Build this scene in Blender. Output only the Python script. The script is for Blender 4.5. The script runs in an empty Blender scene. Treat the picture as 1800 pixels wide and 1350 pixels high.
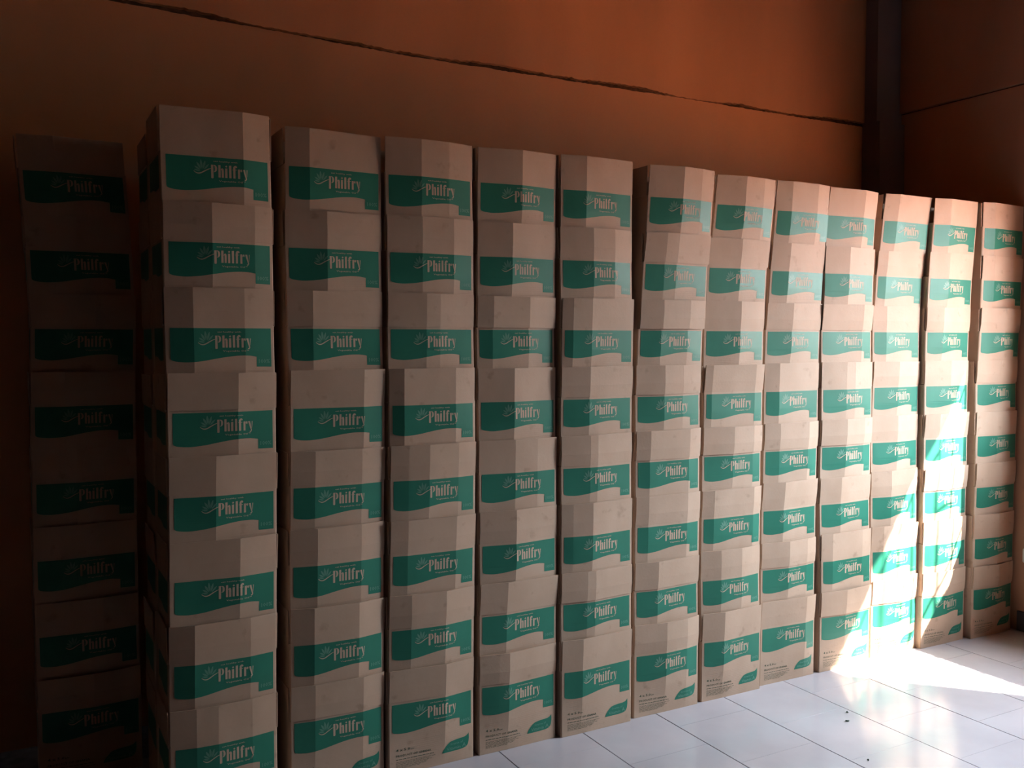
import bpy, bmesh, math, random
from mathutils import Vector, Matrix
from mathutils.geometry import tessellate_polygon

# ------------------------------------------------------------------ camera, sky, sun, exposure
scene = bpy.context.scene
C = scene.collection
cam_d = bpy.data.cameras.new('camera')
cam_d.sensor_width = 36.0
cam_d.lens = 1620.1 * 36.0 / 1800.0
cam_d.clip_start = 0.05
cam = bpy.data.objects.new('camera', cam_d)
C.objects.link(cam)
cam.location = (0.0, -3.0014, 1.5413)
cam.rotation_euler = (math.radians(90 - 2.721), 0.0, math.radians(-28.394))
scene.camera = cam

world = bpy.data.worlds.new('sky')
scene.world = world
world.use_nodes = True
bg = world.node_tree.nodes['Background']
bg.inputs['Color'].default_value = (0.775, 0.885, 1.0, 1)
bg.inputs['Strength'].default_value = 75.0

SUN_DIR = Vector((-0.91, 1.0, -1.40)).normalized()
sun_d = bpy.data.lights.new('sun', 'SUN')
sun_d.energy = 60.0
sun_d.color = (1.0, 0.92, 0.80)
sun_d.angle = math.radians(0.6)
sun = bpy.data.objects.new('sun', sun_d)
C.objects.link(sun)
sun.rotation_euler = SUN_DIR.to_track_quat('-Z', 'Y').to_euler()
sun.location = (8, -5, 7)

# the window opening in the right wall (inner face x = XW)
XW, WT = 4.675, 0.25
WIN_Y0, WIN_Y1, WIN_Z0, WIN_Z1 = -1.80, -0.47, 1.165, 2.44
portal_d = bpy.data.lights.new('window_portal', 'AREA')
portal_d.shape = 'RECTANGLE'
portal_d.size = WIN_Z1 - WIN_Z0
portal_d.size_y = WIN_Y1 - WIN_Y0
portal_d.cycles.is_portal = True
portal = bpy.data.objects.new('window_portal', portal_d)
C.objects.link(portal)
portal.location = (XW + WT + 0.02, (WIN_Y0 + WIN_Y1) / 2, (WIN_Z0 + WIN_Z1) / 2)
portal.rotation_euler = (0, math.radians(90), 0)

scene.view_settings.view_transform = 'Standard'
scene.view_settings.look = 'None'
scene.view_settings.gamma = 1.0
scene.view_settings.use_curve_mapping = False
scene.view_settings.exposure = 0.0
scene.cycles.max_bounces = 8
scene.cycles.diffuse_bounces = 6
scene.cycles.glossy_bounces = 3
scene.cycles.sample_clamp_indirect = 6.0
scene.cycles.use_denoising = True

random.seed(7)

# ------------------------------------------------------------------ materials
def new_mat(name):
    m = bpy.data.materials.new(name)
    m.use_nodes = True
    nt = m.node_tree
    return m, nt, nt.nodes['Principled BSDF']

def mottled(name, col_a, col_b, scale=(3, 3, 3), detail=4, rough=0.7, spec=0.3, bump=0.0, bump_scale=60, contrast=(0.35, 0.65)):
    m, nt, b = new_mat(name)
    tc = nt.nodes.new('ShaderNodeTexCoord')
    mp = nt.nodes.new('ShaderNodeMapping')
    mp.inputs['Scale'].default_value = scale
    nt.links.new(tc.outputs['Object'], mp.inputs['Vector'])
    info = nt.nodes.new('ShaderNodeObjectInfo')
    add = nt.nodes.new('ShaderNodeVectorMath'); add.operation = 'ADD'
    mul = nt.nodes.new('ShaderNodeVectorMath'); mul.operation = 'SCALE'
    mul.inputs['Scale'].default_value = 3.1
    nt.links.new(info.outputs['Location'], mul.inputs[0])
    nt.links.new(mp.outputs['Vector'], add.inputs[0])
    nt.links.new(mul.outputs['Vector'], add.inputs[1])
    nz = nt.nodes.new('ShaderNodeTexNoise')
    nz.inputs['Scale'].default_value = 1.0
    nz.inputs['Detail'].default_value = detail
    nt.links.new(add.outputs['Vector'], nz.inputs['Vector'])
    cr = nt.nodes.new('ShaderNodeValToRGB')
    cr.color_ramp.elements[0].position = contrast[0]
    cr.color_ramp.elements[1].position = contrast[1]
    cr.color_ramp.elements[0].color = (*col_a, 1)
    cr.color_ramp.elements[1].color = (*col_b, 1)
    nt.links.new(nz.outputs['Fac'], cr.inputs['Fac'])
    nt.links.new(cr.outputs['Color'], b.inputs['Base Color'])
    b.inputs['Roughness'].default_value = rough
    b.inputs['Specular IOR Level'].default_value = spec
    if bump:
        n2 = nt.nodes.new('ShaderNodeTexNoise')
        n2.inputs['Scale'].default_value = bump_scale
        n2.inputs['Detail'].default_value = 3
        nt.links.new(tc.outputs['Object'], n2.inputs['Vector'])
        bp = nt.nodes.new('ShaderNodeBump')
        bp.inputs['Strength'].default_value = bump
        bp.inputs['Distance'].default_value = 0.004
        nt.links.new(n2.outputs['Fac'], bp.inputs['Height'])
        nt.links.new(bp.outputs['Normal'], b.inputs['Normal'])
    return m

MAT = {
    'card': mottled('cardboard', (0.415, 0.290, 0.206), (0.450, 0.320, 0.232), (9, 9, 6), 5, 0.66, 0.25, 0.08, 90),
    'card_in': mottled('cardboard_edge', (0.47, 0.34, 0.25), (0.50, 0.37, 0.28), (30, 30, 30), 2, 0.7, 0.2),
    'green': mottled('green_print', (0.020, 0.150, 0.098), (0.025, 0.172, 0.114), (9, 9, 6), 4, 0.45, 0.22),
    'tint': mottled('pale_green_print', (0.10, 0.24, 0.175), (0.12, 0.27, 0.20), (40, 40, 6), 2, 0.45, 0.3),
    'ink': mottled('dark_green_ink', (0.055, 0.085, 0.055), (0.07, 0.10, 0.07), (40, 40, 6), 2, 0.6, 0.2),
    'wall': mottled('terracotta_paint', (0.46, 0.240, 0.138), (0.54, 0.288, 0.168), (1.6, 1.6, 0.9), 6, 0.75, 0.25, 0.25, 14),
    'beam': mottled('terracotta_beam', (0.40, 0.205, 0.120), (0.49, 0.252, 0.147), (2.2, 2.2, 0.5), 5, 0.75, 0.25, 0.3, 12),
    'crack': mottled('dark_mortar', (0.05, 0.03, 0.02), (0.10, 0.055, 0.035), (30, 30, 30), 3, 0.95, 0.1),
    'pillar': mottled('dark_grey_paint', (0.175, 0.150, 0.155), (0.22, 0.19, 0.20), (3, 3, 1), 4, 0.6, 0.3, 0.15, 20),
    'ceiling': mottled('brown_ceiling_board', (0.09, 0.055, 0.035), (0.13, 0.08, 0.05), (2, 2, 2), 4, 0.8, 0.2),
    'tile': mottled('white_floor_tile', (0.385, 0.362, 0.383), (0.44, 0.415, 0.44), (3, 3, 3), 4, 0.16, 0.5, 0.02, 6),
    'grout': mottled('dark_grout', (0.07, 0.06, 0.06), (0.12, 0.10, 0.10), (25, 25, 25), 3, 0.9, 0.1),
    'skirt': mottled('dark_skirting_paint', (0.045, 0.045, 0.05), (0.07, 0.07, 0.075), (5, 5, 5), 3, 0.5, 0.4),
    'iron': mottled('black_iron', (0.03, 0.03, 0.032), (0.05, 0.05, 0.052), (20, 20, 20), 3, 0.5, 0.4),
    'frame': mottled('brown_window_wood', (0.12, 0.06, 0.03), (0.17, 0.09, 0.045), (3, 3, 20), 4, 0.5, 0.4),
    'plastic': mottled('white_plastic', (0.70, 0.68, 0.64), (0.76, 0.74, 0.70), (8, 8, 8), 2, 0.35, 0.5),
    'rubber': mottled('black_plastic', (0.015, 0.015, 0.016), (0.025, 0.025, 0.026), (8, 8, 8), 2, 0.4, 0.4),
    'yard': mottled('pale_blocker_plaster', (0.42, 0.34, 0.27), (0.50, 0.41, 0.33), (1, 1, 1), 4, 0.9, 0.1),
    'ground': mottled('outdoor_ground', (0.42, 0.148, 0.062), (0.50, 0.185, 0.080), (1, 1, 1), 4, 0.9, 0.1),
}

# faint smudges on the cardboard
def smudge(m):
    nt = m.node_tree
    b = nt.nodes['Principled BSDF']
    src = b.inputs['Base Color'].links[0].from_socket
    tc = nt.nodes.new('ShaderNodeTexCoord')
    info = nt.nodes.new('ShaderNodeObjectInfo')
    add = nt.nodes.new('ShaderNodeVectorMath'); add.operation = 'MULTIPLY_ADD'
    add.inputs[1].default_value = (1, 1, 1)
    nt.links.new(tc.outputs['Object'], add.inputs[0])
    mul = nt.nodes.new('ShaderNodeVectorMath'); mul.operation = 'SCALE'; mul.inputs['Scale'].default_value = 7.3
    nt.links.new(info.outputs['Location'], mul.inputs[0])
    nt.links.new(mul.outputs['Vector'], add.inputs[2])
    nz = nt.nodes.new('ShaderNodeTexNoise')
    nz.inputs['Scale'].default_value = 17.0; nz.inputs['Detail'].default_value = 5.0
    nt.links.new(add.outputs['Vector'], nz.inputs['Vector'])
    cr = nt.nodes.new('ShaderNodeValToRGB')
    cr.color_ramp.elements[0].position = 0.64; cr.color_ramp.elements[0].color = (1, 1, 1, 1)
    cr.color_ramp.elements[1].position = 0.76; cr.color_ramp.elements[1].color = (0.76, 0.73, 0.71, 1)
    nt.links.new(nz.outputs['Fac'], cr.inputs['Fac'])
    mx = nt.nodes.new('ShaderNodeMix'); mx.data_type = 'RGBA'; mx.blend_type = 'MULTIPLY'
    mx.inputs['Factor'].default_value = 1.0
    nt.links.new(src, mx.inputs['A']); nt.links.new(cr.outputs['Color'], mx.inputs['B'])
    nt.links.new(mx.outputs['Result'], b.inputs['Base Color'])
smudge(MAT['card'])

# ------------------------------------------------------------------ helpers
def link_mesh(name, verts, faces, mat, parent=None, loc=None):
    me = bpy.data.meshes.new(name)
    me.from_pydata([tuple(v) for v in verts], [], faces)
    me.materials.append(MAT[mat])
    me.update()
    o = bpy.data.objects.new(name, me)
    C.objects.link(o)
    if parent is not None:
        o.parent = parent
    if loc is not None:
        o.location = loc
    return o

def tag(o, label=None, cat=None, group=None, kind=None):
    if label: o['label'] = label
    if cat: o['category'] = cat
    if group: o['group'] = group
    if kind: o['kind'] = kind
    return o

def empty(name, loc, rz=0.0):
    o = bpy.data.objects.new(name, None)
    o.empty_display_size = 0.1
    C.objects.link(o)
    o.location = loc
    o.rotation_euler = (0, 0, rz)
    return o

def add_box(V, Fc, x0, x1, y0, y1, z0, z1):
    n = len(V)
    V += [(x0, y0, z0), (x1, y0, z0), (x1, y1, z0), (x0, y1, z0), (x0, y0, z1), (x1, y0, z1), (x1, y1, z1), (x0, y1, z1)]
    Fc += [tuple(n + i for i in f) for f in ((3, 2, 1, 0), (4, 5, 6, 7), (0, 1, 5, 4), (1, 2, 6, 5), (2, 3, 7, 6), (3, 0, 4, 7))]

def boxes(name, lst, mat, parent=None, loc=None):
    V, Fc = [], []
    for b in lst:
        add_box(V, Fc, *b)
    return link_mesh(name, V, Fc, mat, parent, loc)

def bevel(o, w, seg=2):
    m = o.modifiers.new('edge', 'BEVEL'); m.width = w; m.segments = seg
    return o

def add_tube(V, Fc, pts, r, n=8):
    """round bar through the points"""
    base = len(V)
    pts = [Vector(p) for p in pts]
    for i, p in enumerate(pts):
        a = pts[max(i - 1, 0)]; b = pts[min(i + 1, len(pts) - 1)]
        d = (b - a).normalized()
        s = d.cross(Vector((1, 0, 0)))
        if s.length < 0.1: s = d.cross(Vector((0, 1, 0)))
        s.normalize(); t = d.cross(s)
        for k in range(n):
            an = 2 * math.pi * k / n
            V.append(tuple(p + s * (r * math.cos(an)) + t * (r * math.sin(an))))
    for i in range(len(pts) - 1):
        for k in range(n):
            a = base + i * n + k; b = base + i * n + (k + 1) % n
            Fc.append((a, b, b + n, a + n))
    Fc.append(tuple(base + k for k in range(n))[::-1])
    Fc.append(tuple(base + (len(pts) - 1) * n + k for k in range(n)))

# ------------------------------------------------------------------ the room
YB = 0.88            # back wall face
XL, YF, ZC = -2.3, -9.0, 3.80
BEAM_Z = 2.806       # rough joint between wall and ring beam

floor = boxes('floor', [(XL - 0.1, XW + 0.1, YF - 0.1, YB + 0.2, -0.06, -0.004)], 'grout')
tag(floor, kind='structure')
TX0, TPX, TPY = 1.569, 0.3660, 0.3585
tile_cache = {}
def tile(x0, x1, y0, y1):
    sx, sy = round(x1 - x0, 4), round(y1 - y0, 4)
    key = (sx, sy)
    if key not in tile_cache:
        V, Fc = [], []
        b = 0.0001
        hx, hy = sx / 2, sy / 2
        for (e, z) in ((0.0, -0.006), (0.0, -b), (b, 0.0)):
            V += [(-hx + e, -hy + e, z), (hx - e, -hy + e, z), (hx - e, hy - e, z), (-hx + e, hy - e, z)]
        for r in range(2):
            for k in range(4):
                Fc.append((r * 4 + k, r * 4 + (k + 1) % 4, r * 4 + 4 + (k + 1) % 4, r * 4 + 4 + k))
        Fc.append((8, 9, 10, 11))
        me = bpy.data.meshes.new('tile'); me.from_pydata(V, [], Fc); me.materials.append(MAT['tile']); me.update()
        tile_cache[key] = me
    o = bpy.data.objects.new('tile', tile_cache[key])
    C.objects.link(o); o.parent = floor
    o.location = ((x0 + x1) / 2, (y0 + y1) / 2, random.uniform(-0.0003, 0.0003))
for i in range(-11, 9):
    xa = TX0 + i * TPX; xb = xa + TPX
    off = -0.141 if i % 2 == 0 else -0.318
    xa2, xb2 = max(xa, XL) + 0.0023, min(xb, XW) - 0.0023
    if xb2 - xa2 < 0.02: continue
    for j in range(-5, 3):
        y1 = off + j * TPY + TPY * 0; y0 = y1 - TPY
        y1c = min(y1, 0.80)
        if y1c - y0 < 0.03: continue
        tile(xa2, xb2, y0 + 0.0005, y1c - 0.0005)
# beyond the tiles that can be told apart the same tiling carries on behind the camera
tag(boxes('floor_rear', [(XL, XW, YF, -2.30, -0.004, 0.0)], 'tile'), kind='structure')

def rough_strip(name, n, fn_pt, z_lo_fn, z_hi_fn, thick, nrm, mat):
    """wall slab whose lower or upper edge is ragged; fn_pt(t) -> (x, y) on the front face"""
    V, Fc = [], []
    for i in range(n + 1):
        t = i / n
        x, y = fn_pt(t)
        zl, zh = z_lo_fn(i), z_hi_fn(i)
        V += [(x, y, zl), (x, y, zh), (x + nrm[0] * thick, y + nrm[1] * thick, zl), (x + nrm[0] * thick, y + nrm[1] * thick, zh)]
    for i in range(n):
        a = i * 4; b = a + 4
        Fc += [(a, b, b + 1, a + 1), (b + 2, a + 2, a + 3, b + 3), (a + 1, b + 1, b + 3, a + 3), (b, a, a + 2, b + 2)]
    Fc += [(1, 3, 2, 0), (n * 4, n * 4 + 2, n * 4 + 3, n * 4 + 1)]
    return link_mesh(name, V, Fc, mat)

def ragged(n, amp, seed):
    rg = random.Random(seed)
    out, v, slow = [], 0.0, 0.0
    for i in range(n + 1):
        slow = slow * 0.93 + rg.uniform(-1, 1) * 0.35
        v = slow * 0.6 + rg.uniform(-1, 1) * 0.4
        out.append(v * amp)
    return out

NB = 470
up = ragged(NB, 0.0055, 3); dn = ragged(NB, 0.0030, 5)
lo_open = [max(0.0, 0.008 + 0.006 * math.sin(i * 0.045) + 0.004 * math.sin(i * 0.13 + 1)) for i in range(NB + 1)]
drift = lambda i: 0.034 * max(0.0, 1 - max(0.0, i / NB - 0.36) / 0.19) if i / NB < 0.55 else 0.0
wl = rough_strip('wall_back', NB, lambda t: (XL + t * (XW - XL), YB), lambda i: 0.0, lambda i: BEAM_Z + drift(i) + dn[i] * 1.3, 0.14, (0, 1), 'wall')
tag(wl, kind='structure')
bl = rough_strip('trim_1', NB, lambda t: (XL + t * (XW - XL), YB - 0.014), lambda i: BEAM_Z + drift(i) + 0.004 + lo_open[i] + up[i] * 1.3, lambda i: ZC, 0.15, (0, 1), 'beam')
tag(bl, kind='structure')
tag(boxes('trim_2', [(XL, XW, YB + 0.012, YB + 0.13, BEAM_Z - 0.05, BEAM_Z + 0.10)], 'crack'), kind='structure')

# right wall with the window opening
rw = boxes('wall_right', [
    (XW, XW + WT, YF, WIN_Y0, 0.0, 2.875), (XW, XW + WT, WIN_Y1, YB, 0.0, 2.875),
    (XW, XW + WT, WIN_Y0, WIN_Y1, 0.0, WIN_Z0), (XW, XW + WT, WIN_Y0, WIN_Y1, WIN_Z1, 2.875)], 'wall')
tag(rw, kind='structure')
NR = 300
up2 = ragged(NR, 0.003, 11)
rb = rough_strip('trim_3', NR, lambda t: (XW - 0.016, YF + t * (YB - YF)), lambda i: 2.883 + up2[i] * 0.5, lambda i: ZC, 0.16, (1, 0), 'beam')
tag(rb, kind='structure')
tag(boxes('trim_4', [(XW + 0.012, XW + 0.14, YF, YB, 2.87, 2.895)], 'crack'), kind='structure')
tag(boxes('wall_left', [(XL - 0.15, XL, YF, YB + 0.1, 0, ZC)], 'ceiling'), kind='structure')
tag(boxes('wall_front', [(XL - 0.15, XW + 0.15, YF - 0.15, YF, 0, ZC)], 'ceiling'), kind='structure')
tag(boxes('ceiling', [(XL - 0.15, XW + 0.15, YF - 0.15, YB + 0.2, ZC, ZC + 0.12)], 'ceiling'), kind='structure')
tag(bevel(boxes('baseboard_right', [(XW - 0.012, XW, YF, -0.02, 0.0, 0.105)], 'skirt'), 0.003), kind='structure')

# dark corner pillar, slightly fuller below the beam line
PV, PF = [], []
px0, py0 = 4.462, 0.765
for z, dx, dy in ((0.0, 0.0, -0.055), (BEAM_Z + 0.01, 0.0, -0.010), (BEAM_Z + 0.012, 0.0, 0.012), (ZC, 0.0, 0.016)):
    PV += [(px0 + dx, YB, z), (px0 + dx, py0 + dy, z), (XW, py0 + dy, z), (XW, YB, z)]
for r in range(3):
    for k in range(4):
        PF.append((r * 4 + k, r * 4 + 4 + k, r * 4 + 4 + (k + 1) % 4, r * 4 + (k + 1) % 4))
PF += [(0, 1, 2, 3), (15, 14, 13, 12)]
pl = link_mesh('wall_corner_pillar', PV, PF, 'pillar')
tag(pl, 'dark grey painted square pillar in the corner of the room', kind='structure')

# window: wooden frame and wrought iron grille
wf = boxes('window_1', [
    (XW + 0.10, XW + 0.15, WIN_Y0, WIN_Y0 + 0.035, WIN_Z0, WIN_Z1), (XW + 0.10, XW + 0.15, WIN_Y1 - 0.035, WIN_Y1, WIN_Z0, WIN_Z1),
    (XW + 0.10, XW + 0.15, WIN_Y0 + 0.035, WIN_Y1 - 0.035, WIN_Z0, WIN_Z0 + 0.03), (XW + 0.10, XW + 0.15, WIN_Y0 + 0.035, WIN_Y1 - 0.035, WIN_Z1 - 0.03, WIN_Z1)], 'frame')
tag(wf, kind='structure')
gx = XW + 0.125
nb = 11
for k in range(1, nb):
    y = WIN_Y0 + (WIN_Y1 - WIN_Y0) * k / nb
    V, Fc = [], []
    add_tube(V, Fc, [(gx, y, WIN_Z0 + 0.02), (gx, y, WIN_Z1 - 0.02)], 0.006)
    link_mesh('grille_bar', V, Fc, 'iron', wf)
for z in (WIN_Z0 + 0.30, WIN_Z1 - 0.26):
    V, Fc = [], []
    add_tube(V, Fc, [(gx + 0.01, WIN_Y0 + 0.02, z), (gx + 0.01, WIN_Y1 - 0.02, z)], 0.006)
    link_mesh('grille_bar', V, Fc, 'iron', wf)
for k in range(0, nb, 2):      # raked pieces between the uprights
    y = WIN_Y0 + (WIN_Y1 - WIN_Y0) * (k + 0.5) / nb
    for z in (WIN_Z0 + 0.14, WIN_Z0 + 0.62):
        V, Fc = [], []
        add_tube(V, Fc, [(gx, y - 0.055, z + 0.07), (gx, y, z + 0.015), (gx, y + 0.055, z - 0.05)], 0.005)
        link_mesh('grille_scroll', V, Fc, 'iron', wf)
gd = boxes('ground_outside', [(XW + WT + 0.05, XW + 60, -60, 50, -0.3, -0.2)], 'ground')
tag(gd, kind='structure')

# unseen wall, added outside to keep low sky off the upper cartons
yw = boxes('wall_sky_block', [(XW + 9.0, XW + 9.2, -40, 40, -0.25, 2.72)], 'yard')
tag(yw, kind='structure')
# unseen house-sized block, added to cut sky light on the left stacks
hs = boxes('exterior_sky_block', [(XW + 9.6, XW + 17, -4.0, 16, -0.25, 6.6), (XW + 9.2, XW + 17.4, -4.4, 16.4, 6.6, 6.85)], 'yard')
tag(hs, kind='structure')

# ------------------------------------------------------------------ cartons
# column: (y of the front, [(x of the printed band's left end, [fold positions along the band]) ... from the top row down])
COLS = {
    1: (-0.007, [(0.42, [0.23]), (0.424, [0.126, 0.259]), (0.425, [0.068, 0.224]), (0.428, [0.196]), (0.428, [0.124]), (0.425, [0.197]), (0.421, [0.06, 0.233]), (0.418, [0.063, 0.129, 0.237])]),
    2: (0.013, [(0.803, [0.066]), (0.802, [0.124]), (0.805, [0.071]), (0.811, [0.238]), (0.808, [0.069, 0.232]), (0.804, [0.078, 0.232]), (0.802, [0.065, 0.221]), (0.8, [0.069, 0.238])]),
    3: (0.0, [(1.146, [0.115, 0.221]), (1.149, [0.114, 0.234]), (1.15, [0.127, 0.179]), (1.153, [0.04, 0.235]), (1.154, [0.053, 0.128, 0.244]), (1.152, [0.051, 0.235]), (1.148, [0.067, 0.197]), (1.145, [0.199])]),
    4: (-0.003, [(1.494, [0.161]), (1.492, [0.121]), (1.493, [0.049, 0.197]), (1.497, [0.126]), (1.499, [0.131, 0.227]), (1.499, [0.129]), (1.5, [0.095]), (1.498, [0.064, 0.104])]),
    5: (-0.015, [(1.839, [0.094]), (1.838, [0.127, 0.227]), (1.844, [0.032, 0.112]), (1.841, [0.106, 0.152]), (1.841, [0.11, 0.144]), (1.844, [0.037, 0.119]), (1.845, [0.098, 0.135]), (1.847, [0.076])]),
    6: (-0.003, [(2.237, [0.142, 0.242]), (2.217, [0.083, 0.142]), (2.202, [0.09, 0.227]), (2.193, [0.118, 0.216]), (2.197, [0.051, 0.252]), (2.2, [0.046, 0.242]), (2.198, [0.094]), (2.203, [0.136, 0.248])]),
    7: (0.003, [(2.606, [0.133, 0.242]), (2.57, [0.151]), (2.555, [0.164]), (2.551, [0.025, 0.263]), (2.549, [0.143, 0.259]), (2.55, [0.047, 0.265]), (2.548, [0.086, 0.198]), (2.556, [0.094])]),
    8: (0.02, [(2.964, [0.069, 0.225]), (2.932, [0.082]), (2.913, [0.127]), (2.905, [0.065]), (2.906, [0.069, 0.241]), (2.903, [0.102]), (2.904, [0.136, 0.252]), (2.905, [0.248])]),
    9: (0.013, [(3.274, [0.213]), (3.25, [0.133]), (3.243, [0.24]), (3.248, [0.133, 0.189]), (3.251, [0.129, 0.25]), (3.25, [0.106]), (3.261, [0.051, 0.247]), (3.266, [0.134])]),
    10: (0.035, [(3.665, [0.072]), (3.625, [0.044]), (3.606, [0.07]), (3.612, [0.144]), (3.606, [0.148]), (3.612, [0.106]), (3.622, [0.057]), (3.632, [0.156])]),
    11: (0.01, [(3.994, [0.092]), (3.964, [0.114]), (3.952, [0.088]), (3.95, [0.151]), (3.955, [0.076]), (3.96, [0.137]), (3.961, [0.146]), (3.962, [0.154])]),
    12: (-0.012, [(4.346, [0.063]), (4.34, [0.066]), (4.331, [0.155]), (4.318, [0.155]), (4.326, [0.135]), (4.327, [0.168]), (4.323, [0.159]), (4.323, [0.17])]),
}
P, H, D, LW, LZ = 0.265, 0.262, 0.238, 0.309, 0.2535   # stack pitch, body height, depth, band width, band top
FLAP_H = 0.116
ZK = [0.0, 0.06, 0.12, 0.18, H]          # the buckling fades towards the base
AMP = [0.12, 0.45, 0.80, 1.0, 1.0]
ZL = [0.0075 * i for i in range(25)] + [H]

def amp_at(z):
    z = min(max(z, 0.0), H)
    for a in range(len(ZK) - 1):
        if z <= ZK[a + 1]:
            t = (z - ZK[a]) / (ZK[a + 1] - ZK[a])
            return AMP[a] + t * (AMP[a + 1] - AMP[a])
    return AMP[-1]

def bulge_at(nodes, x):
    for (xa, ha), (xb, hb) in zip(nodes, nodes[1:]):
        if x <= xb:
            t = (x - xa) / (xb - xa) if xb > xa else 0
            return ha + max(0.0, min(1.0, t)) * (hb - ha)
    return nodes[-1][1]

# ---- flat print, drawn once in metres: x from the band's left end, v downwards from the band's top
def polys_to_tris(polys):
    V, T = [], []
    for poly in polys:
        n = len(V)
        pts = [Vector((x, v, 0)) for x, v in poly]
        V += [(x, v) for x, v in poly]
        T += [tuple(n + i for i in t) for t in tessellate_polygon([pts])]
    return V, T

def F(lst):      # fractions of the band width -> metres
    return [(u * LW, v) for u, v in lst]

def smooth(pts, n=4):
    out = []
    for i in range(len(pts) - 1):
        p0 = pts[max(i - 1, 0)]; p1 = pts[i]; p2 = pts[i + 1]; p3 = pts[min(i + 2, len(pts) - 1)]
        for k in range(n):
            t = k / n
            out.append(tuple(0.5 * ((2 * p1[j]) + (-p0[j] + p2[j]) * t + (2 * p0[j] - 5 * p1[j] + 4 * p2[j] - p3[j]) * t * t + (-p0[j] + 3 * p1[j] - 3 * p2[j] + p3[j]) * t ** 3) for j in range(2)))
    out.append(pts[-1])
    return out

def ribbon(pts, widths):
    L, R = [], []
    for i, p in enumerate(pts):
        a = pts[max(i - 1, 0)]; b = pts[min(i + 1, len(pts) - 1)]
        d = Vector((b[0] - a[0], b[1] - a[1])).normalized()
        w = widths[0] + (widths[1] - widths[0]) * math.sin(math.pi * i / (len(pts) - 1)) ** 0.8
        L.append((p[0] - d.y * w, p[1] + d.x * w)); R.append((p[0] + d.y * w, p[1] - d.x * w))
    return L + R[::-1]

def leaf(base, tip, w):
    b, t = Vector(base), Vector(tip)
    d = t - b; s = Vector((-d.y, d.x)).normalized() * w
    return [tuple(b), tuple(b + d * 0.3 + s * 0.8), tuple(b + d * 0.6 + s), tuple(b + d * 0.85 + s * 0.5), tuple(t),
            tuple(b + d * 0.85 - s * 0.5), tuple(b + d * 0.6 - s), tuple(b + d * 0.3 - s * 0.8)]

wave = smooth([(0.004, 0.0985), (0.03, 0.1025), (0.09, 0.1055), (0.17, 0.1065), (0.30, 0.1030), (0.42, 0.0965), (0.55, 0.0900), (0.66, 0.0868), (0.76, 0.0868), (0.842, 0.0905)], 3)
BAND = polys_to_tris([F([(0, 0), (0, 0.094)] + wave + [(0.842, 0.1225), (1.0, 0.1235), (1.0, 0.0)])])

letters = [
    [(0.425, .0232), (0.448, .0232), (0.448, .0635), (0.440, .0650), (0.425, .0640)],                                          # P
    [(0.450, .0232), (0.468, .0240), (0.479, .0275), (0.484, .0335), (0.481, .0400), (0.470, .0440), (0.452, .0455), (0.452, .0445), (0.460, .0415), (0.463, .0345), (0.460, .0275), (0.450, .0245)],
    [(0.495, .0232), (0.517, .0226), (0.517, .0610), (0.495, .0610)],                                                          # h
    [(0.519, .0360), (0.527, .0325), (0.538, .0318), (0.546, .0345), (0.548, .0385), (0.548, .0610), (0.527, .0610), (0.527, .0375), (0.519, .0385)],
    [(0.561, .0320), (0.583, .0314), (0.583, .0610), (0.561, .0610)],                                                          # i
    [(0.562, .0262), (0.573, .0222), (0.584, .0256), (0.573, .0290)],
    [(0.600, .0225), (0.622, .0218), (0.622, .0610), (0.600, .0610)],                                                          # l
    [(0.640, .0610), (0.640, .0275), (0.647, .0235), (0.660, .0212), (0.674, .0222), (0.679, .0262), (0.671, .0288), (0.664, .0262), (0.661, .0290), (0.661, .0610)],   # f
    [(0.631, .0345), (0.640, .0335), (0.640, .0352), (0.631, .0355)], [(0.661, .0335), (0.675, .0335), (0.675, .0352), (0.661, .0352)],
    [(0.686, .0322), (0.707, .0316), (0.707, .0610), (0.686, .0610)],                                                          # r
    [(0.708, .0365), (0.714, .0325), (0.724, .0315), (0.730, .0345), (0.727, .0395), (0.719, .0400), (0.715, .0365), (0.708, .0395)],
    [(0.735, .0322), (0.757, .0318), (0.771, .0560), (0.776, .0600), (0.768, .0652), (0.757, .0668), (0.750, .0640), (0.757, .0625), (0.762, .0632), (0.764, .0600)],   # y
    [(0.774, .0318), (0.783, .0322), (0.776, .0545), (0.773, .0545)],
]
swoosh = ribbon(F(smooth([(0.259, .0448), (0.280, .0498), (0.303, .0517), (0.330, .0497), (0.362, .0440), (0.398, .0378), (0.428, .0340)], 3)), (0.0006, 0.0017))
LOGO_POLYS = [F(l) for l in letters] + [swoosh]
emblem = [leaf((0.325 * LW, .0450), (0.262 * LW, .0405), .0026), leaf((0.325 * LW, .0415), (0.266 * LW, .0300), .0030),
          leaf((0.330 * LW, .0390), (0.288 * LW, .0170), .0034), leaf((0.338 * LW, .0385), (0.328 * LW, .0085), .0036),
          leaf((0.347 * LW, .0390), (0.372 * LW, .0110), .0034), leaf((0.355 * LW, .0400), (0.408 * LW, .0215), .0028)]
vit_leaf = F(smooth([(0.615, .2105), (0.640, .1950), (0.700, .1765), (0.760, .1710), (0.830, .1690), (0.900, .1680), (0.942, .1640), (0.968, .1560)], 4)
             + smooth([(0.972, .1750), (0.962, .1945), (0.935, .2060), (0.880, .2105), (0.800, .2115), (0.700, .2115), (0.625, .2115)], 4))

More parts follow.
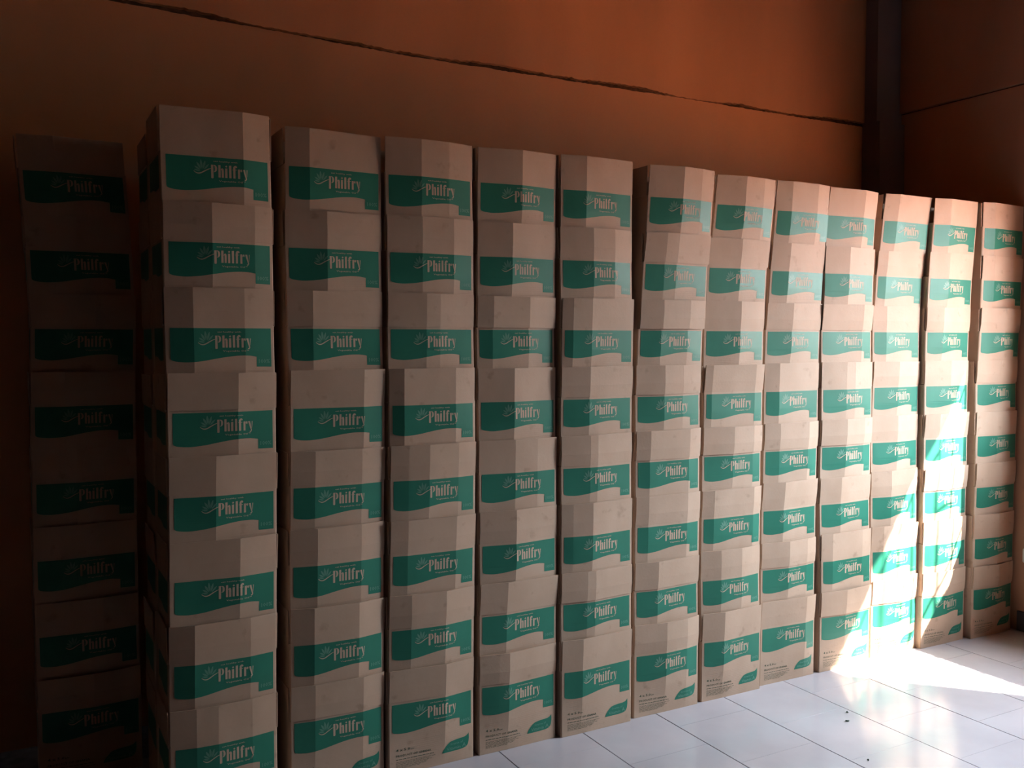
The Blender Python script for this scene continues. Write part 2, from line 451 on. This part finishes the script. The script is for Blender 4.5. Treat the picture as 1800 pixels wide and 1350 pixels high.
def text_tris(body, height, x0, v_base, width=None, bold=0.012):
    cu = bpy.data.curves.new('t', 'FONT')
    cu.body = body; cu.resolution_u = 1; cu.size = 1.0; cu.offset = bold
    ob = bpy.data.objects.new('t', cu); C.objects.link(ob)
    bpy.context.view_layer.update()
    me = ob.to_mesh()
    me.calc_loop_triangles()
    xs = [v.co.x for v in me.vertices]
    ya = [v.co.y for v in me.vertices]
    s = height / 0.70
    w = max(xs) - min(xs)
    sx = s if width is None else width / w
    V = [(x0 + (v.co.x - min(xs)) * sx, v_base - v.co.y * s) for v in me.vertices]
    T = [tuple(t.vertices) for t in me.loop_triangles]
    ob.to_mesh_clear()
    bpy.data.objects.remove(ob); bpy.data.curves.remove(cu)
    return V, T

def merge(*sets):
    V, T = [], []
    for v, t in sets:
        n = len(V)
        V += v; T += [tuple(n + i for i in f) for f in t]
    return V, T

LOGO = merge(polys_to_tris(LOGO_POLYS),
             text_tris('eat healthy with', 0.0044, 0.448 * LW, 0.0136, 0.235 * LW),
             text_tris('Vegetable Oil', 0.0050, 0.500 * LW, 0.0740, 0.230 * LW),
             text_tris('TM', 0.0026, 0.737 * LW, 0.0708, 0.022 * LW))
EMBLEM = polys_to_tris(emblem)
PERCENT = text_tris('100%', 0.0125, 0.865 * LW, 0.1110, 0.118 * LW)
VIT = polys_to_tris([vit_leaf])
VIT_TEXT = merge(text_tris('Source of', 0.0085, 0.720 * LW, 0.1875, 0.17 * LW), text_tris('Vitamin', 0.0120, 0.672 * LW, 0.2055, 0.185 * LW), text_tris('A', 0.0150, 0.880 * LW, 0.2040, 0.05 * LW))
rg = random.Random(21)
dash = []
for li, (v, hgt, x_end) in enumerate([(0.1990, .0022, .52), (0.2085, .0013, .53), (0.2130, .0013, .46), (0.2175, .0013, .49), (0.2220, .0013, .44), (0.2265, .0013, .42), (0.2310, .0013, .36)]):
    x = 0.045
    while x < x_end - 0.02:
        w = rg.uniform(0.018, 0.055)
        dash.append(F([(x, v), (min(x + w, x_end), v), (min(x + w, x_end), v + hgt), (x, v + hgt)]))
        x += w + 0.008
SMALL = merge(text_tris('4 x 5.0', 0.0095, 0.045 * LW, 0.1700, 0.17 * LW), text_tris('Ltr', 0.0060, 0.222 * LW, 0.1700, 0.045 * LW),
              text_tris('PRODUCT OF GHANA', 0.0080, 0.045 * LW, 0.1905, 0.43 * LW), polys_to_tris(dash))

class Front:
    """shape of one carton's front panel: buckled along vertical folds, leaning by k"""
    def __init__(s, W, ml, folds, A, k, rng):
        s.W, s.ml, s.k = W, ml, k
        c = 0.0035
        nodes = [(-W / 2 + c, 0.0)]
        for f in sorted(folds):
            x = -W / 2 + ml + f
            x = min(max(x, -W / 2 + 0.02), W / 2 - 0.02)
            u = (x + W / 2) / W
            nodes.append((x, 4 * A * u * (1 - u) * rng.uniform(0.85, 1.15)))
        nodes.append((W / 2 - c, 0.0))
        s.nodes = nodes
    def y(s, x, z):
        return -D / 2 - bulge_at(s.nodes, x) * amp_at(z)
    def cuts(s):
        return [n[0] for n in s.nodes[1:-1]]

def print_on(name, data, fr, mat, parent, lift=0.0007, local=None):
    """lay a flat print on the buckled front panel, cut along its folds"""
    V, T = data
    bm = bmesh.new()
    bv = [bm.verts.new((-fr.W / 2 + fr.ml + x, 0.0, LZ - v)) for x, v in V]
    for t in T:
        try: bm.faces.new([bv[i] for i in t])
        except ValueError: pass
    xs = [v.co.x for v in bm.verts]; zs = [v.co.z for v in bm.verts]
    for cx in fr.cuts():
        if min(xs) < cx < max(xs):
            bmesh.ops.bisect_plane(bm, geom=bm.verts[:] + bm.edges[:] + bm.faces[:], dist=1e-6, plane_co=(cx, 0, 0), plane_no=(1, 0, 0))
    for cz in ZL[1:-1]:
        if min(zs) < cz < max(zs):
            bmesh.ops.bisect_plane(bm, geom=bm.verts[:] + bm.edges[:] + bm.faces[:], dist=1e-6, plane_co=(0, 0, cz), plane_no=(0, 0, 1))
    for v in bm.verts:
        x, z = v.co.x, v.co.z
        v.co.y = fr.y(x, z) - lift
        v.co.x = x + fr.k * z
    bm.normal_update()
    for f in bm.faces:
        if f.normal.y > 0: f.normal_flip()
    me = bpy.data.meshes.new(name)
    bm.to_mesh(me); bm.free()
    me.materials.append(MAT[mat])
    o = bpy.data.objects.new(name, me)
    C.objects.link(o); o.parent = parent
    return o

def make_carton(x_band, y_front, zbase, folds, k, rng, ml=0.013, mr=0.011, upper=None, flap_h=FLAP_H, printed=True, bottom=False, side_left=True, side_right=True, side_print=False, yaw=0.0, A=0.018):
    W = LW + ml + mr
    fr = Front(W, ml, folds, A, k, rng)
    root = empty('carton', (x_band - ml + W / 2 - k * LZ, y_front + D / 2, zbase), yaw)
    # body: rings of the outline lofted from the floor to the fold line
    ring_x = [-W / 2] + [n[0] for n in fr.nodes] + [W / 2]
    V, Fc = [], []
    m = len(ring_x) + 2
    for z in ZL:
        for i, x in enumerate(ring_x):
            y = fr.y(x, z) if 0 < i < len(ring_x) - 1 else -D / 2 + 0.0035
            V.append((x + k * z, y, z))
        V += [(W / 2 + k * z, D / 2, z), (-W / 2 + k * z, D / 2, z)]
    for r in range(len(ZL) - 1):
        for i in range(m):
            a = r * m + i; b = r * m + (i + 1) % m
            Fc.append((a, b, b + m, a + m))
    Fc.append(tuple(range(m))[::-1]); Fc.append(tuple((len(ZL) - 1) * m + i for i in range(m)))
    link_mesh('body', V, Fc, 'card', root)
    # front flap standing up in front of the carton above
    e = 0.0025
    fx = [-W / 2 + e] + [n[0] for n in fr.nodes[1:-1]] + [W / 2 - e]
    th = 0.003
    # how far the flap is pushed out at its fold, its middle and its top by the carton behind it
    steps = [(H - 0.0003, 0.0), (H + 0.045, 0.0), (H + flap_h, 0.003)]
    pushes = [p0 for _, p0 in steps]
    if upper is not None:
        ufr, dx, dy = upper
        for n, (z, _) in enumerate(steps):
            for q in range(41):
                x = -W / 2 + W * q / 40
                ux = x - dx
                if abs(ux) <= ufr.W / 2:
                    pushes[n] = max(pushes[n], bulge_at(ufr.nodes, ux) * amp_at(max(0.0, z - P)) - bulge_at(fr.nodes, x) - dy + (0.0045 if n else 0.0))
        pushes[1] = max(pushes[1], 0.5 * (pushes[0] + pushes[2]))
    else:
        pushes[2] = rng.uniform(-0.004, 0.010); pushes[1] = pushes[2] * 0.5
    V, Fc = [], []
    lv = list(zip([z for z, _ in steps], pushes))
    top_skew = rng.uniform(-0.003, 0.003)
    for z, push in lv:
        for x in fx:
            y = -D / 2 - bulge_at(fr.nodes, x) - 0.0003 - push
            zz = z + (top_skew * (x / W) if z > H + 0.05 else 0.0)
            V.append((x + k * z, y, zz)); V.append((x + k * z, y + th, zz))
    nf = len(fx)
    idx = lambda r, i, s: (r * nf + i) * 2 + s
    for r in range(2):
        for i in range(nf - 1):
            Fc.append((idx(r, i, 0), idx(r, i + 1, 0), idx(r + 1, i + 1, 0), idx(r + 1, i, 0)))
            Fc.append((idx(r, i + 1, 1), idx(r, i, 1), idx(r + 1, i, 1), idx(r + 1, i + 1, 1)))
        Fc.append((idx(r, 0, 1), idx(r, 0, 0), idx(r + 1, 0, 0), idx(r + 1, 0, 1)))
        Fc.append((idx(r, nf - 1, 0), idx(r, nf - 1, 1), idx(r + 1, nf - 1, 1), idx(r + 1, nf - 1, 0)))
    for i in range(nf - 1):
        Fc.append((idx(2, i, 0), idx(2, i + 1, 0), idx(2, i + 1, 1), idx(2, i, 1)))
        Fc.append((idx(0, i, 1), idx(0, i + 1, 1), idx(0, i + 1, 0), idx(0, i, 0)))
    link_mesh('front_flap', V, Fc, 'card', root)
    # side flaps standing up along the sides of the carton above
    for s, on in ((-1, side_left), (1, side_right)):
        if not on: continue
        xo = s * (W / 2 + 0.0005)
        V, Fc = [], []
        lean = s * 0.002
        for z, t in ((H - 0.002, 0), (H + flap_h - 0.004, 1)):
            for y in (-D / 2 + 0.006, D / 2 - 0.006):
                V.append((xo + k * z + lean * t, y, z)); V.append((xo + s * 0.003 + k * z + lean * t, y, z))
        Fc = [(0, 1, 5, 4), (2, 6, 7, 3), (0, 4, 6, 2), (1, 3, 7, 5), (4, 5, 7, 6), (0, 2, 3, 1)]
        link_mesh('side_flap', V, Fc, 'card', root)
    if upper is None:
        V, Fc = [], []
        add_box(V, Fc, -W / 2 + 0.004, W / 2 - 0.004, D / 2 - 0.004, D / 2 - 0.001, H, H + flap_h)
        link_mesh('back_flap', [(x + k * z, y, z) for x, y, z in V], Fc, 'card', root)
    if printed:
        band = print_on('green_band', BAND, fr, 'green', root, 0.0006)
        print_on('lettering', LOGO, fr, 'card_in', band, 0.0010)
        print_on('leaf_emblem', EMBLEM, fr, 'tint', band, 0.0010)
        print_on('percent_lettering', PERCENT, fr, 'tint', band, 0.0010)
        if bottom:
            vl = print_on('vitamin_leaf', VIT, fr, 'green', root, 0.0006)
            print_on('lettering', VIT_TEXT, fr, 'tint', vl, 0.0010)
            print_on('small_print', SMALL, fr, 'ink', root, 0.0006)
    if side_print:
        V, Fc = [], []
        ys = [(-D / 2 + 0.020), -0.03, 0.03, D / 2 - 0.020]
        vb = [0.100, 0.104, 0.092, 0.090]
        for y, b in zip(ys, vb):
            for z in (LZ, LZ - b):
                V.append((-W / 2 - 0.0007 + k * z, y, z))
        Fc = [(i * 2, i * 2 + 1, i * 2 + 3, i * 2 + 2) for i in range(3)]
        link_mesh('side_band', V, Fc, 'green', root)
    return root, fr

ORD = ['top', 'second from top', 'third from top', 'fourth from top', 'fourth from bottom', 'third from bottom', 'second from bottom', 'bottom']
COLW = {1: 'leftmost fully visible stack', 2: 'second full stack from the left', 3: 'third full stack from the left', 4: 'fourth full stack from the left',
        5: 'fifth full stack from the left', 6: 'sixth full stack from the left', 7: 'sixth stack from the right wall', 8: 'fifth stack from the right wall',
        9: 'fourth stack from the right wall', 10: 'third stack from the right wall', 11: 'second stack from the right wall', 12: 'stack against the right wall'}
DY = {(6, 0): -0.026, (6, 1): -0.018, (6, 2): -0.009, (6, 3): -0.004, (7, 0): 0.004, (9, 0): 0.012, (4, 2): 0.006, (4, 3): 0.006, (5, 2): -0.004}
cartons = {}
for cn, (yc, rows) in COLS.items():
    built = {}
    for r in range(8):
        xb, folds = rows[r]
        rng = random.Random(cn * 100 + r)
        below = rows[r + 1][0] if r < 7 else rows[r][0]
        k = (xb - below) / P if r < 7 else 0.0
        k = max(-0.12, min(0.16, k)) * (0.8 if r == 0 else 0.9)
        gl = xb - (COLS[cn - 1][1][r][0] + LW) if cn > 1 else 0.2
        gr = COLS[cn + 1][1][r][0] - (xb + LW) if cn < 12 else 0.018
        ml = min(0.013, gl * 0.5 - 0.0006); mr = min(0.011, gr * 0.5 - 0.0006)
        if cn == 1: ml = 0.017
        dy = DY.get((cn, r), 0.0) + rng.uniform(-0.003, 0.003)
        up = None
        if r > 0:
            ufr, urow = built[r - 1]
            du = urow['cx']
            W_here = LW + ml + mr
            cx_here = xb - ml + W_here / 2 - k * LZ
            up = (ufr, du - (cx_here + k * (P + 0.06)), urow['dy'] - dy)
        root, fr = make_carton(xb, yc + dy + 0.008, (7 - r) * P + 0.0005, folds, k, rng, ml, mr, up, FLAP_H + rng.uniform(-0.003, 0.004) + (0.004 if r == 0 else 0) + (0.018 if (cn, r) == (1, 0) else 0),
                               True, r == 7, gl > 0.036, gr > 0.036, cn == 1, math.radians(rng.uniform(-0.5, 0.5)), rng.uniform(0.017, 0.025))
        W_here = LW + ml + mr
        built[r] = (fr, {'cx': xb - ml + W_here / 2 - k * LZ, 'k': k, 'dy': dy})
        lab = f'green-banded cardboard carton, {ORD[r]} of the {COLW[cn]}'
        tag(root, lab, 'carton', 'cartons in the front row')
        cartons[(cn, r)] = root

# second row behind the leftmost stack, seen only along its side
for r in range(8):
    rng = random.Random(900 + r)
    xb = COLS[1][1][r][0] - 0.010 + rng.uniform(-0.004, 0.004)
    root, fr = make_carton(xb, 0.252 + rng.uniform(-0.004, 0.004), (7 - r) * P + 0.0005, [0.15], 0.0, rng, 0.013, 0.011, None if r == 0 else (fr, 0, 0), FLAP_H - 0.012, False, False, True, False, True)
    tag(root, f'dim carton {ORD[r]} of the stack directly behind the leftmost full stack', 'carton', 'cartons in the second row')

# stack set further back in the dark at the far left
X0 = [0.050, 0.066, 0.075, 0.069, 0.068, 0.066, 0.066, 0.068]
built0 = None
for r in range(8):
    rng = random.Random(700 + r)
    k = (X0[r] - X0[r + 1]) / P if r < 7 else 0.0
    root, fr = make_carton(X0[r] - 0.01, 0.515 + rng.uniform(-0.004, 0.004), (7 - r) * P + 0.0005, [0.12 + rng.uniform(-.05, .1)], k, rng, 0.013, 0.011,
                           None if r == 0 else (built0, 0, 0), FLAP_H - 0.006, True, r == 7, True, False, True)
    built0 = fr
    tag(root, f'carton in deep shade, {ORD[r]} of the set-back stack at far left', 'carton', 'cartons in the set-back stack')

# ------------------------------------------------------------------ small things
so = empty('wall_socket', (XW, -0.105, 0.375))
b1 = bevel(boxes('back_box', [(-0.042, 0.0, -0.045, 0.045, 0.0, 0.075)], 'plastic', so), 0.008, 3)
bevel(boxes('switch_rocker', [(-0.047, -0.042, -0.012, 0.012, 0.025, 0.050)], 'plastic', so), 0.001, 1)
V, Fc = [], []
add_tube(V, Fc, [(-0.022, 0.03, 0.073), (-0.026, 0.02, 0.088), (-0.026, 0.0, 0.094), (-0.024, -0.03, 0.086), (-0.012, -0.06, 0.060)], 0.006)
link_mesh('cable', V, Fc, 'rubber', so)
tag(so, 'white plastic socket box with black cable low on the right wall', 'socket')

def scrap(x, y, s, seed, label):
    rg = random.Random(seed)
    V, Fc = [], []
    n = 7
    for i in range(n):
        t = i / (n - 1)
        a = t * 3.6 + seed
        cx, cy = math.cos(a) * s * 0.5, math.sin(a) * s * 0.35
        w = s * 0.16 * (0.5 + math.sin(math.pi * t))
        V += [(cx, cy, 0.0006), (cx * (1 + w / s), cy * (1 + w / s), 0.0006), (cx * 1.05, cy * 1.05, 0.003 + w)]
    for i in range(n - 1):
        a = i * 3
        Fc += [(a, a + 3, a + 5, a + 2), (a + 1, a + 2, a + 5, a + 4), (a, a + 1, a + 4, a + 3)]
    o = link_mesh('floor_scrap', V, Fc, 'ink', None, (x, y, 0.0004))
    tag(o, label, 'scrap', 'dark scraps on the floor tiles')
scrap(3.006, -0.365, 0.013, 1, 'dark curled scrap on a tile, farther of the close pair')
scrap(2.936, -0.425, 0.016, 2, 'dark curled scrap on a tile, nearer of the close pair')
scrap(2.724, -0.707, 0.010, 4, 'lone tiny dark scrap on a tile near the picture bottom')
